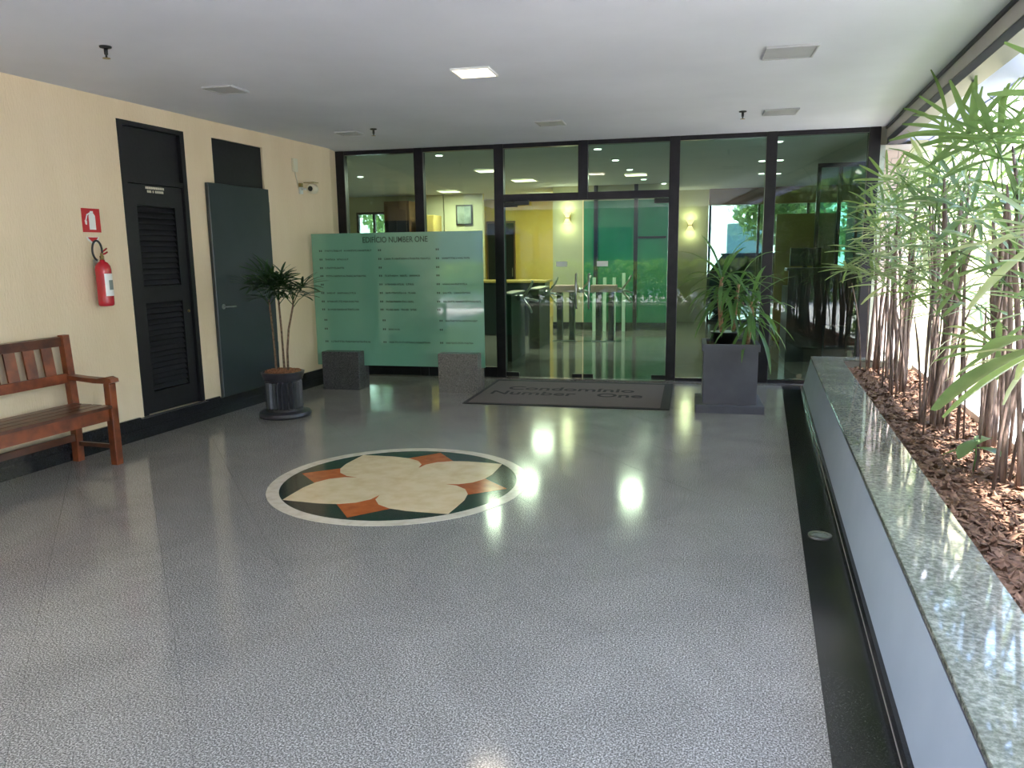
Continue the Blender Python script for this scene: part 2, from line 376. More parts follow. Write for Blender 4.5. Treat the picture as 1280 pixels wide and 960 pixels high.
for n, (a, b, hs) in enumerate(((MX[2]+mw, MX[3]-.006, 1), (MX[3]+.006, MX[4]-mw, -1))):
    d = struct('door_%d' % (n+3), local=True)
    part('glass_leaf', MB().pane(a, b, -.024, -.014, .02, 2.088), 'front_glass', d)
    hx = a if hs > 0 else b
    x0_, x1_ = sorted((hx, hx+hs*.16))
    part('patch_fitting', MB().box(x0_, x1_, -.036, -.002, .021, .075, .004), 'turn_black', d)
    part('patch_fitting', MB().box(x0_, x1_, -.036, -.002, 2.03, 2.084, .004), 'turn_black', d)
    lx = b if hs > 0 else a
    x0_, x1_ = sorted((lx, lx-hs*.12)); part('floor_lock', MB().box(x0_, x1_, -.036, -.002, .021, .07, .004), 'turn_black', d)
    hb = MB().tube([(lx-hs*.07, -.025, .85), (lx-hs*.07, -.08, .85), (lx-hs*.07, -.08, 1.25), (lx-hs*.07, -.025, 1.25)], .011, 8)
    part('pull_handle', hb, 'steel', d)
    c = -2.25 if n == 0 else -1.775
    part('sticker', MB().box(c-.065, c+.065, -.0265, -.0245, 1.335, 1.395), 'white_plastic', d, 'small blank white sticker')
cl = struct('trim_3', MB().box(-2.80, -2.62, -.12, -.068, 2.045, 2.10, .005), 'turn_black', local=True)
# right jamb and tiled pilaster
w_r = struct('wall_right', MB().box(1.125, 1.42, -.02, .30, 0, 2.56), 'mortar', local=True)
part('jamb', MB().box(1.118, 1.165, -.045, -.021, 0, 2.56), 'steel', w_r)
z = .38; row = 0
while z < 2.5:
    xs = [1.17, 1.295, 1.418] if row % 2 == 0 else [1.17, 1.232, 1.357, 1.418]
    for a, b in zip(xs[:-1], xs[1:]):
        part('brick', MB().box(a+.003, b-.003, -.032, -.0195, z+.003, z+.082, .002), 'brick_tile', w_r)
    z += .085; row += 1
# ------------------------------------------------------------------ lobby shell
wb = MB()
wb.box(-3.42, -2.82, 6.0, 6.12, 0, ZC)
struct('wall_back', wb, 'pale_wall', local=True)
struct('wall_back', MB().box(-6.0, -3.0, 9.0, 9.2, 0, ZC), 'yellow_wall', local=True)
struct('wall_side', MB().box(-3.44, -3.3, 6.122, 8.99, 0, ZC), 'yellow_wall', local=True)
struct('wall_side', MB().box(-6.1, -5.98, 7.2, 9.2, 0, ZC), 'pale_wall', local=True)
struct('wall_back', MB().box(-7.16, -5.98, 7.0, 7.12, 0, ZC), 'pale_wall', local=True)
struct('wall_back', MB().box(-9.2, -7.98, 7.0, 7.12, 0, ZC), 'pale_wall', local=True)
struct('wall_back', MB().box(-7.98, -7.16, 7.0, 7.12, 2.42, ZC), 'pale_wall', local=True)
struct('wall_left', MB().box(-9.2, -9.05, .0, 6.99, 0, ZC), 'pale_wall', local=True)
struct('wall_back', MB().box(-9.05, -5.05, .02, .14, 0, ZC), 'pale_wall', local=True)
struct('wall_back', MB().box(-1.22, -.45, 7.8, 7.92, 0, ZC), 'pale_wall', local=True)
struct('wall_side', MB().box(-1.22, -1.12, 6.06, 7.79, 0, ZC), 'pale_wall', local=True)
struct('wall_right', MB().box(2.45, 2.6, .1, 9.0, 0, ZC), 'pale_wall', local=True)
struct('wall_back', MB().box(1.425, 2.44, .02, .2, 0, ZC), 'pale_wall', local=True)
# dark baseboards
struct('baseboard_back', MB().box(-3.42, -1.22, 5.96, 5.998, .0005, .14), 'black_granite', local=True)
for n, a in ((5, -5.52), (6, -5.12)):
    dd = struct('door_%d' % n, local=True)
    part('frame', MB().box(a-.03, a, 8.95, 8.998, 0, 2.25).box(a+.24, a+.27, 8.95, 8.998, 0, 2.25).box(a, a+.24, 8.95, 8.998, 2.2, 2.25), 'brown_wood', dd)
    part('door_leaf', MB().box(a+.002, a+.238, 8.97, 8.998, .005, 2.198), 'bronze_metal', dd)
    part('handle', MB().box(a+.19, a+.205, 8.94, 8.969, .95, 1.15), 'steel', dd)
# green glass partition in the back wall
w2 = struct('window_2', local=True)
xs = [-2.855, -2.58, -1.82, -1.184]
for u in xs[1:3]: part('mullion', MB().box(u-.035, u+.035, 5.95, 6.07, .0, ZC), 'bronze_metal', w2)
for a, b in zip(xs[:-1], xs[1:]):
    part('glass_pane', MB().box(a+.036, b-.036, 6.0, 6.04, .14, 2.46), 'green_glass_wall', w2)
    part('glass_pane', MB().box(a+.036, b-.036, 6.0, 6.04, 2.4601, ZC), 'pale_wall', w2)
part('bottom_rail', MB().box(-2.82, -1.22, 6.0, 6.06, 0, .139), 'bronze_metal', w2)
part('transom', MB().box(-1.78, -1.25, 5.97, 5.999, 1.74, 1.78), 'bronze_metal', w2)
# rear window looking to the street
w3 = struct('window_3', local=True)
part('soffit_band', MB().box(-.448, 2.448, 7.7, 7.95, 2.42, ZC), 'brown_soffit', w3)
for u in (-.42, .55, 1.5, 2.42): part('mullion', MB().box(u-.025, u+.025, 7.8, 7.86, 0, 2.419), 'bronze_metal', w3)
for a, b in ((-.395, .525), (.575, 1.475), (1.525, 2.395)): part('glass_pane', MB().box(a, b, 7.82, 7.83, .05, 2.419), 'dimmed_glass', w3)
part('bottom_rail', MB().box(-.44, 2.44, 7.8, 7.86, 0, .05), 'bronze_metal', w3)
w4 = struct('window_4', local=True)
part('frame', MB().box(-7.98, -7.93, 7.0, 7.08, 0, 2.42).box(-7.21, -7.16, 7.0, 7.08, 0, 2.42).box(-7.93, -7.21, 7.0, 7.08, 2.37, 2.42).box(-7.6, -7.55, 7.01, 7.07, .05, 2.37), 'bronze_metal', w4)
part('glass_pane', MB().box(-7.93, -7.601, 7.03, 7.04, .05, 2.37), 'dimmed_glass', w4)
part('glass_pane', MB().box(-7.549, -7.21, 7.03, 7.04, .05, 2.37), 'dimmed_glass', w4)
# ------------------------------------------------------------------ lobby furniture
def lthing(name, label, cat, u, d, z=0, group=None, rz=0): return thing(name, label, cat, G(u, d, z), T+rz, group)
def ceil_panel(name, label, loc, rz, on, size=.3, power=0, group=None, zt=ZC, dm='lamp_diffuser', col=(1, .88, .7)):
    t = thing(name, label, 'ceiling light', (loc[0], loc[1], zt), rz, group); s = size/2
    fr = MB().box(-s-.012, s+.012, -s-.012, -s, -.014, -.0005).box(-s-.012, s+.012, s, s+.012, -.014, -.0005).box(-s-.012, -s, -s, s, -.014, -.0005).box(s, s+.012, -s, s, -.014, -.0005)
    part('frame', fr, 'white_plastic' if on else 'dull_diffuser', t)
    part('diffuser', MB().box(-s, s, -s, s, -.010, -.0005), dm if on else 'dull_diffuser', t)
    if power:
        l = bpy.data.lights.new('lamp_light', 'AREA'); l.shape = 'SQUARE'; l.size = size*.95; l.energy = power; l.color = col
        o = bpy.data.objects.new('lamp_light', l); COL.objects.link(o); o.parent = t; o.location = (0, 0, -.03)
    return t
ceil_panel('ceiling_light', 'lit square panel light in porch ceiling above the medallion', (-1.96, 5.25), T, True, .25, 1)
for (x, y, s, lab) in ((.11, 5.46, .29, 'unlit square ceiling light nearest the planter, large and close'), (.10, 7.72, .27, 'unlit ceiling light near the right end of the glass front'),
                       (-2.02, 7.5, .24, 'unlit ceiling light before the glass doors'), (-4.12, 7.30, .2, 'unlit ceiling light near the left end of the glass front, beside a sprinkler'),
                       (-3.9, 5.09, .22, 'unlit ceiling light above the black louvred door')):
    ceil_panel('ceiling_light', lab, (x, y), T, False, s)
labs = ['lit lobby panel light seen left of third mullion', 'lit lobby panel light seen in the pane over the left glass door', 'lit lobby panel light far behind the directory board, beyond the second bay',
        'lit lobby panel light low above the left door transom', 'lit lobby panel light seen in the pane over the right glass door']
for (u, d, s), lb in zip(((-3.83, 2.68, .3), (-3.64, 4.4, .34), (-5.57, 6.2, .34), (-3.94, 7.56, .4), (-1.7, 4.1, .3)), labs):
    p_ = G(u, d); ceil_panel('ceiling_light', lb, (p_.x, p_.y), T, True, s*1.15, 14, dm='lobby_diffuser', col=(1, .90, .70))
def spot(u, d, lb):
    p_ = G(u, d, ZC); t = thing('ceiling_spot', lb, 'ceiling light', p_, T, 'round spotlights in the lobby ceiling')
    part('ring', MB().lathe([(.06, -.0005), (.06, -.012), (.045, -.014)], 16), 'white_plastic', t)
    part('bulb', MB().lathe([(.044, -.015), (.044, -.02), (.02, -.022)], 16), 'spot_diffuser', t)
for (u, d, lb) in ((-5.97, 2.77, 'round lit spotlight seen through the leftmost bay'), (-3.93, .62, 'round lit spotlight just behind the top of the second bay'),
    (-1.92, .67, 'round lit spotlight highest in the pane over the right glass door'), (-1.82, 1.89, 'second lit spotlight down over the right glass door'),
    (-1.73, 3.21, 'third lit spotlight down over the right glass door'), (-1.62, 4.9, 'small lit spotlight right of the panel light over the right door'),
    (-1.31, 5.9, 'lit spotlight farthest back beside the fifth mullion'), (.18, .70, 'lit spotlight nearest the glass right of sixth mullion'),
    (.16, 2.69, 'lit spotlight mid-depth left of the sixth mullion'), (.40, 2.67, 'lit spotlight mid-depth right of the sixth mullion'),
    (.31, 4.6, 'deep lit spotlight left of the sixth mullion'), (.58, 4.69, 'deep lit spotlight right of the sixth mullion')): spot(u, d, lb)
def sconce(u, d, z, lb):
    t = lthing('wall_sconce', lb, 'wall lamp', u, d, z)
    part('back_plate', MB().box(-.05, .05, -.012, 0, -.06, .06), 'brass', t)
    for sg in (1, -1):
        part('shade', MB().lathe([(.035, sg*.01), (.05, sg*.05), (.085, sg*.11), (.08, sg*.112), (.03, sg*.03)], 16, cy=-.1), 'sconce_glow', t)
    l = bpy.data.lights.new('sconce_light', 'POINT'); l.energy = 1.8; l.color = (1, .84, .55); l.shadow_soft_size = .12
    for z_ in (.16, -.16):
        o = bpy.data.objects.new('sconce_light', l); COL.objects.link(o); o.parent = t; o.location = (0, -.13, z_)
sconce(-3.12, 5.998, 2.15, 'glowing wall sconce on cream wall behind the left glass door')
sconce(-.82, 7.798, 2.02, 'glowing wall sconce on the pale wall right of the doors')
# turnstiles
def turnstile(u, d, lb, pink=False):
    t = lthing('turnstile', lb, 'turnstile', u, d, 0, 'turnstiles inside the lobby')
    if pink:
        part('reader_head', MB().box(-.22, .22, -.09, .09, .83, .95, .01), 'pink_steel', t, 'pinkish metal head')
        for x in (-.13, .08): part('leg', MB().box(x, x+.09, -.07, .07, 0, .829), 'turn_black', t)
        part('base_plate', MB().box(-.2, .22, -.12, -.071, .0005, .012), 'steel', t)
    else:
        part('cabinet', MB().box(-.085, .085, -.45, .45, 0, .93, .012), 'turn_black', t)
        part('top_plate', MB().box(-.09, .09, -.46, .46, .931, .95, .006), 'steel', t)
    part('hub', MB().lathe([(.045, 0), (.045, .07), (.03, .09)], 14, axis='x'), 'steel', t, loc=(.086 if not pink else .23, 0, .86))
    hx = .15 if not pink else .29
    for k in range(3):
        an = PI/2+2*PI*k/3+.3
        part('arm', MB().tube([(hx, 0, .86), (hx+.12, math.cos(an)*.16, .86+math.sin(an)*.16), (hx+.17, math.cos(an)*.28, .86+math.sin(an)*.26)], .016, 8), 'steel', t)
turnstile(-3.27, 1.8, 'black turnstile cabinet close behind the third mullion')
turnstile(-3.16, 3.25, 'black turnstile cabinet seen through the left glass door')
turnstile(-2.87, 4.05, 'turnstile with pinkish head behind the left glass door', True)
turnstile(-2.20, 4.05, 'turnstile with pinkish head behind the right glass door', True)
t = lthing('glass_gate', 'gate of pale upright posts behind the right glass door', 'gate', -2.38, 5.7)
for x in (-.22, -.02, .16, .34): part('post', MB().box(x, x+.06, -.03, .03, 0, 1.02 if x < .3 else 1.1), 'pale_post', t)
part('foot_rail', MB().box(-.24, .42, -.04, .04, .0005, .02) if False else MB().box(-.24, .42, .031, .06, .0005, .12), 'black_granite', t)
# visitor counter in the corridor
t = lthing('reception_counter', 'low dark counter with yellow top behind the turnstiles', 'counter', -3.95, 4.9)
part('body', MB().box(-.75, .62, -.25, .25, 0, .97, .01), 'counter_dark', t); part('counter_top', MB().box(-.8, .66, -.3, .3, .971, 1.01, .008), 'counter_top', t)
# left lobby furniture
t = lthing('cabinet', 'dark brown cabinet seen over the directory board in second bay', 'cabinet', -6.82, 6.7)
part('body', MB().box(-.28, .28, -.25, .25, 0, 2.6), 'brown_wood', t)
for x in (-.27, .005): part('door', MB().box(x, x+.265, -.27, -.251, .05, 2.2), 'bronze_metal', t)
t = lthing('yellow_locker', 'yellow wooden locker beside the brown cabinet in the lobby', 'locker', -6.17, 6.7)
part('body', MB().box(-.17, .17, -.25, .25, 0, 2.3, .01), 'counter_top', t); part('door', MB().box(-.15, .15, -.27, -.251, .05, 2.2), 'counter_top', t)
t = lthing('picture_frame', 'framed picture on lobby wall above the directory board', 'picture', -5.50, 6.98, 2.10)
struct('wall_side', MB().box(-5.95, -5.10, 7.0, 7.12, 0, ZC), 'pale_wall', local=True)
part('frame', MB().box(-.18, .18, -.02, 0, 0, .42), 'black_paint', t); part('picture', MB().box(-.15, .15, -.026, -.021, .03, .39), 'picture', t)
# dark reception desk behind right bays
t = lthing('reception_desk', 'tall dark reception desk behind the rightmost glass bay', 'reception desk', .93, 2.2)
part('front_panel', MB().box(-.44, .44, -.35, -.30, 0, 1.22), 'counter_dark', t)
part('body', MB().box(-.44, .44, -.299, .35, 0, 1.0), 'counter_dark', t)
part('counter_top', MB().box(-.47, .47, -.40, -.1, 1.221, 1.255, .006), 'counter_dark', t)
part('lower_box', MB().box(.02, .43, -.5, -.351, 0, .5), 'counter_teal', t, 'teal block at the desk foot')
mo = lthing('desk_monitor', 'dark monitor standing on the tall reception desk', 'monitor', .75, 2.3, 1.0)
part('screen', MB().box(-.2, .2, -.02, .02, .27, .52, .004), 'turn_black', mo); part('stand', MB().box(-.03, .03, -.01, .02, 0, .269).box(-.1, .1, -.06, .08, 0, .012), 'turn_black', mo)
# armchair in lobby (curved back outline visible)
t = lthing('armchair', 'dark teal leather armchair right beside the reception desk', 'armchair', 1.5, 1.35, 0, None, -.5)
bk = MB()
for k in range(13):
    a0 = PI*k/12; x0_, y0_ = .34*math.cos(a0), .30*math.sin(a0)
pts = [(.36*math.cos(PI*k/12), .32*math.sin(PI*k/12)) for k in range(13)]; pin = [(.28*math.cos(PI*k/12), .24*math.sin(PI*k/12)) for k in range(13)]
for k in range(12):
    hb = .62+.2*math.sin(PI*(k+.5)/12)
    bk.add([(*pts[k], .18), (*pts[k+1], .18), (*pin[k+1], .18), (*pin[k], .18), (*pts[k], .62+.2*math.sin(PI*k/12)), (*pts[k+1], .62+.2*math.sin(PI*(k+1)/12)), (*pin[k+1], .62+.2*math.sin(PI*(k+1)/12)), (*pin[k], .62+.2*math.sin(PI*k/12))],
        [(0, 1, 5, 4), (1, 2, 6, 5), (2, 3, 7, 6), (3, 0, 4, 7), (4, 5, 6, 7), (3, 2, 1, 0)], True)
part('backrest', bk, 'leather', t); part('seat', MB().box(-.27, .27, -.32, .22, .25, .44, .03), 'leather', t)
for x in (-.24, .2):
    for y in (-.28, .14): part('leg', MB().box(x, x+.04, y, y+.04, 0, .249), 'steel', t)
# olive screen wall and teal partition deeper in the lobby
t = lthing('wooden_screen', 'olive yellow upright panel behind the reception desk', 'room divider', .98, 4.0)
part('panel', MB().box(-.46, .42, -.02, .02, .05, 2.05), 'olive_panel', t); part('foot', MB().box(-.4, -.3, -.2, .2, 0, .049).box(.28, .38, -.2, .2, 0, .049), 'brown_wood', t)
part('edge_strip', MB().box(.421, .46, -.03, .03, .05, 2.08), 'counter_top', t)
t = lthing('glass_partition', 'dark teal glass partition with slim frame at the lobby right side', 'partition', 1.32, 3.2)
part('frame', MB().box(-.34, -.29, -.03, .03, 0, 2.72).box(-.05, 0, -.03, .03, 0, 2.72).box(.4, .45, -.03, .03, 0, 2.72).box(-.29, -.05, -.03, .03, 2.66, 2.72).box(0, .4, -.03, .03, 2.66, 2.72), 'bronze_metal', t)
part('glass_pane', MB().box(-.289, -.051, -.006, .006, 0.001, 2.659), 'teal_glass', t); part('glass_pane', MB().box(.001, .399, -.006, .006, 0.001, 2.659), 'teal_glass', t)
# ------------------------------------------------------------------ medallion
t = thing('floor_medallion', 'round marble medallion with four cream petals inlaid in the grey floor', 'medallion', (-2.26, 4.47, .0003), math.radians(2))
def ring(r0, r1, z0, z1, n=64, a0=0, a1=2*PI):
    mb = MB(); seg = []
    for k in range(n+1):
        a = a0+(a1-a0)*k/n; c, s = math.cos(a), math.sin(a); seg += [(r0*c, r0*s, z1), (r1*c, r1*s, z1), (r1*c, r1*s, z0), (r0*c, r0*s, z0)]
    fs = []
    for k in range(n):
        i = 4*k; j = i+4
        fs += [(i, i+1, j+1, j), (i+1, i+2, j+2, j+1), (i+2, i+3, j+3, j+2), (i+3, i, j, j+3)]
    return mb.add(seg, fs)
for k in range(4):
    a0 = -PI/4-.04+k*PI/2
    part('ring_segment', ring(.782, .862, 0, .0026, 20, a0+.0012, a0+PI/2-.0012), 'ring_marble', t)
for k in range(8):
    a0 = k*PI/4; pts = [(0, 0)]+[(.781*math.cos(a0+j*PI/32), .781*math.sin(a0+j*PI/32)) for j in range(9)]
    part('dark_inlay', MB().prism(pts, 0, .0012), 'dark_marble', t)
for k in range(4):
    a0 = k*PI/2; R_ = lambda x, y, a0=a0: (x*math.cos(a0)-y*math.sin(a0), x*math.sin(a0)+y*math.cos(a0))
    part('orange_inlay', MB().prism([R_(0.02, 0), R_(.36, -.34), R_(.745, 0), R_(.36, .34)], .0013, .0020), 'orange_marble', t)
prof = [(0, 0), (.12, .124), (.2, .206), (.3, .277), (.4, .292), (.5, .262), (.6, .19), (.70, .085), (.778, 0)]
for k in range(4):
    a0 = PI/4+k*PI/2; R_ = lambda x, y, a0=a0: (x*math.cos(a0)-y*math.sin(a0), x*math.sin(a0)+y*math.cos(a0))
    pts = [R_(x, -y) for x, y in prof]+[R_(x, y) for x, y in prof[-2:0:-1]]
    part('petal', MB().prism(pts, .0021, .0028+.00004*k), 'petal_marble', t)
# floor drain light
t = thing('recessed_floor_light', 'small round metal floor light in the dark stripe beside the planter', 'floor light', (.345, 4.17, 0))
part('ring', ring(.042, .06, 0.0004, .006, 24), 'steel', t); part('lens', MB().lathe([(.041, .0005), (.041, .003)], 24), 'label_grey', t)
# ------------------------------------------------------------------ door mat
t = lthing('door_mat', 'grey doormat with dark border reading Condomínio Number One before the glass doors', 'doormat', -1.97, -.95, .001)
W, D = 1.03, .73
P4 = [(-W-.01, -D), (W-.09, -D-.06), (W+.0, D-.0), (-W, D-.0)]
part('mat_base', MB().box(-W, W, -D, D, 0, .008, .004), 'mat_rubber', t)
part('carpet_field', MB().box(-W+.05, W-.09, -D+.045, D-.10, .0082, .012), 'mat_carpet', t)
text_part('lettering', 'Condomínio', .27, 'mat_text', t, (-.06, .17, .0125), (0, 0, 0), 1.02, .0035)
text_part('lettering', 'Number', .27, 'mat_text', t, (-.43, -.12, .0125), (0, 0, 0), 1.0, .0035)
text_part('lettering', 'One', .27, 'mat_text', t, (.50, -.12, .0125), (0, 0, 0), 1.0, .0035)
# ------------------------------------------------------------------ directory board
def stand(u, lb, m):
    t = lthing('board_stand', lb, 'stand', u, -1.0)
    part('front_block', MB().box(-.225, .225, -.11, .045, 0, .43, .006), m, t)
    part('rear_block', MB().box(-.225, .225, .062, .16, 0, .43, .006), m, t)
    return t
stand(-4.595, 'dark grey stone block holding the left end of the directory board', 'dark_grey_stone')
stand(-3.215, 'stone block coloured lighter for reflected light, holding the right end of the directory board', 'grey_stone')  # lighter stone colour stands for light reflected by this block
t = lthing('directory_board', 'mint green glass directory board headed EDIFÍCIO NUMBER ONE, held by two stone blocks', 'directory board', -3.95, -.9465, 0)
part('glass_sheet', MB().box(-1.0, 1.0, -.006, .006, .26, 1.74, .002), 'mint_glass', t)
rx = (PI/2, 0, 0)
text_part('title', 'EDIFÍCIO NUMBER ONE', .088, 'dark_green_text', t, (.0, -.0072, 1.66), rx, .82, .0008)
rows = [1.55, 1.455, 1.36, 1.27, 1.175, 1.08, .985, .895, .775, .675, .53]
cols = [(-.91, ([(.09, .22, .34), (.09, .13, .14), (.09, .24), (.09, .50), (.09,), (.09, .12, .23), (.09, .40), (.09, .40), (.05,), (.05,), (.05, .50)])),
        (-.2, ([(), (.55,), (), (.16, .10, .13), (.24, .10), (.25, .10), (.34,), (.16, .10, .08), (), (.14,), (.5,)])),
        (.47, ([(), (.32,), (), (), (.29,), (.12, .20), (.44,), (), (.38,), (), (.33,)]))]
tx = MB()
for ci, (u0, rws) in enumerate(cols):
    for z, ws in zip(rows, rws):
        u = u0+(.02 if z < .8 else 0)
        ws = list(ws)
        if ci == 0: ws = ws[1:]
        for k in range(2): tx.box(u+k*.021, u+k*.021+.014, -.0075, -.0062, z-.010, z+.010)
        u += .07
        for wd in ws:
            n = int(wd/.0175)
            for k in range(n):
                hh = random.choice((.010, .010, .008, .011)); x = u+k*.0175
                q = random.random()
                if q < .5: tx.box(x, x+.005, -.0075, -.0062, z-hh, z+hh); tx.box(x+.008, x+.013, -.0075, -.0062, z-hh, z+hh*.5)
                elif q < .8: tx.box(x, x+.013, -.0075, -.0062, z+hh-.005, z+hh); tx.box(x+.003, x+.009, -.0075, -.0062, z-hh, z+hh-.0051)
                else: tx.box(x, x+.012, -.0075, -.0062, z-hh, z-hh+.005); tx.box(x, x+.005, -.0075, -.0062, z-hh+.0051, z+hh)
            u += n*.0175+.022
part('tenant_lines', tx, 'dark_green_text', t, 'three columns of small dark green entries')
# ------------------------------------------------------------------ wall items (left)
t = thing('fire_sign', 'square red sign with a white extinguisher pictogram above the extinguisher', 'sign', (XL, 4.72, 1.79))
part('red_plate', MB().box(0, .003, -.085, .085, -.09, .09), 'sign_red', t)
e = MB()
e.prism([(y, z) for y, z in ((-.022, -.07), (.038, -.07), (.038, .035), (.026, .052), (-.010, .052), (-.022, .035))], .0032, .0042)
e.prism([(-.006, .053), (.022, .053), (.022, .07), (-.006, .07)], .0032, .0042)
e.prism([(-.006, .062), (-.04, .045), (-.056, .0), (-.046, -.002), (-.032, .036), (-.006, .05)], .0032, .0042)
e.prism([(-.062, .0), (-.04, -.004), (-.044, -.035), (-.058, -.03)], .0032, .0042)
e.v = [(z, x, y) for x, y, z in e.v]
part('pictogram', e, 'white_plastic', t)
ar = MB(); ar.prism([(-.06, -.125), (.06, -.125), (.05, -.15), (0, -.185), (-.05, -.15)], .0001, .002); ar.v = [(z, x, y) for x, y, z in ar.v]
part('arrow_plate', ar, 'white_plastic', t)
ar = MB(); ar.prism([(-.05, -.128), (.05, -.128), (0, -.172)], .0021, .003); ar.v = [(z, x, y) for x, y, z in ar.v]
part('arrow', ar, 'sign_red', t)
t = thing('fire_extinguisher', 'red fire extinguisher with white label hanging on the cream wall', 'fire extinguisher', (XL+.085, 4.705, 1.135))
part('cylinder', MB().lathe([(.0, 0), (.07, 0), (.083, .012), (.085, .03), (.085, .36), (.078, .395), (.055, .425), (.028, .44), (.026, .455)], 28), 'red_paint', t)
lbm = MB(); vs_ = []
for k in range(9):
    a = -1.25+k*1.5/8; vs_ += [(.0862*math.cos(a+.55), .0862*math.sin(a+.55), .10), (.0862*math.cos(a+.55), .0862*math.sin(a+.55), .32)]
lbm.add(vs_, [(2*k, 2*k+2, 2*k+3, 2*k+1) for k in range(8)], True); part('label', lbm, 'white_plastic', t)
lb2 = MB(); vs_ = []
for k in range(7):
    a = -.75+k*1.0/6; vs_ += [(.0867*math.cos(a+.55), .0867*math.sin(a+.55), .16), (.0867*math.cos(a+.55), .0867*math.sin(a+.55), .255)]
lb2.add(vs_, [(2*k, 2*k+2, 2*k+3, 2*k+1) for k in range(6)], True); part('label_print', lb2, 'label_grey', t)
part('valve', MB().lathe([(.024, .455), (.024, .49), (.016, .50), (.016, .52)], 14), 'brass', t)
part('handle', MB().tube([(0, .0, .505), (0, .05, .515), (0, .085, .53)], .009, 6).tube([(0, 0, .525), (0, .05, .55), (0, .08, .565)], .008, 6), 'red_paint', t)
hs = [(0, -.02, .49)]+[(.0, -.055+.066*math.cos(a), .545+.095*math.sin(a)) for a in [(-.9+j*5.4/20) for j in range(21)]]
part('hose', MB().tube(hs, .011, 8), 'black_rubber', t)
part('bracket', MB().box(-.104, -.084, -.03, .03, .30, .46), 'steel', t)
t.scale = (.68, .68, .78)
t = thing('security_camera', 'small round security camera on the cream wall beside the glass front', 'camera', (XL, 7.62, 2.23))
part('bracket', MB().box(0, .02, -.05, .01, -.05, .05).tube([(.02, -.02, 0), (.10, -.0, .0)], .012, 8), 'white_plastic', t)
part('housing', MB().lathe([(.035, -.05), (.05, -.045), (.052, .03), (.045, .045)], 18, axis='y'), 'off_white', t, loc=(.15, 0, 0))
part('lens', MB().lathe([(.022, -.062), (.03, -.051)], 14, axis='y'), 'turn_black', t, loc=(.15, 0, 0))
part('sun_hood', MB().box(.08, .21, -.07, .03, .06, .068).box(.03, .06, -.09, -.05, .02, .06), 'brass', t)
t = thing('junction_box', 'small cream junction box above the security camera', 'box', (XL, 7.5, 2.48))
part('box', MB().box(0, .03, -.04, .04, -.07, .07, .003), 'off_white', t); part('conduit', MB().tube([(.012, 0, -.071), (.012, .06, -.24)], .006, 6), 'off_white', t)
for (x, y, lb) in ((-3.78, 3.85, 'dark sprinkler head nearest the camera at upper left of the ceiling'), (-3.77, 7.17, 'dark sprinkler head near the left end of the glass front'), (-.23, 7.58, 'dark sprinkler head near the right end of the glass front')):
    t = thing('sprinkler_head', lb, 'sprinkler', (x, y, ZC-.0005)); t.scale = (1, 1, 1)
    part('escutcheon', MB().lathe([(.035, 0), (.033, -.008), (.012, -.012)], 18), 'black_rubber', t)
    part('body', MB().lathe([(.011, -.012), (.011, -.045), (.006, -.05), (.006, -.065)], 10), 'black_rubber', t)
    part('deflector', MB().lathe([(.022, -.066), (.022, -.069)], 14), 'brass', t)
# ------------------------------------------------------------------ bench
t = thing('garden_bench', 'brown wooden slatted bench with arms against the cream wall', 'bench', (-4.9, 4.30, 0))
BL = 1.55
def bb_(x0, x1, y0, y1, z0, z1, b=.004): return MB().box(x0, x1, y0, y1, z0, z1, b)
for k, y in enumerate((0, -BL)):
    part('front_leg', bb_(.385, .445, y-.03, y+.03, 0, .605), 'bench_wood', t)
    rl = MB(); pr = [(.02, 0), (.075, 0), (.085, .42), (.055, .95), (.005, .95), (.035, .42)]
    rl.prism(pr, y-.028, y+.028); rl.v = [(a, c, b) for a, b, c in rl.v]; rl.f = [f[::-1] for f in rl.f]
    part('back_leg', rl, 'bench_wood', t)
    am = MB(); pr = [(.065, .655), (.2, .645), (.34, .64), (.42, .655), (.465, .64), (.470, .615), (.44, .606), (.3, .606), (.065, .625)]
    am.prism(pr, y-.036, y+.036); am.v = [(a, c, b) for a, b, c in am.v]; am.f = [f[::-1] for f in am.f]
    part('armrest', am, 'bench_wood', t)
    part('side_rail', bb_(.086, .384, y-.014, y+.014, .355, .415), 'bench_wood', t)
    part('side_stretcher', bb_(.076, .384, y-.012, y+.012, .12, .15), 'bench_wood_dark', t)
part('front_rail', bb_(.395, .42, -BL+.031, -.031, .335, .425), 'bench_wood', t)
part('lower_rail', bb_(.05, .075, -BL+.031, -.031, .16, .21), 'bench_wood_dark', t)
for k in range(4): part('seat_slat', bb_(.09+k*.094, .09+k*.094+.086, -BL+.031, -.031, .428, .45), 'bench_wood_dark', t)
tp = MB(); pr = [(.008, .87), (.034, .87), (.036, .935), (.01, .94)]; tp.prism(pr, -BL+.029, -.029); tp.v = [(a, c, b) for a, b, c in tp.v]; tp.f = [f[::-1] for f in tp.f]
part('top_rail', tp, 'bench_wood_dark', t)
part('bottom_rail', bb_(.04, .066, -BL+.029, -.029, .60, .67), 'bench_wood', t)
sl_ = MB(); pr = [(.040, .6705), (.054, .6705), (.030, .8695), (.016, .8695)]; sl_.prism(pr, 0, .085); sl_.v = [(a, c, b) for a, b, c in sl_.v]; sl_.f = [f[::-1] for f in sl_.f]
slm = sl_.mesh('back_slat', 'bench_wood')
for k in range(10): link('back_slat', slm, t, (0, -.195-k*.145, 0))
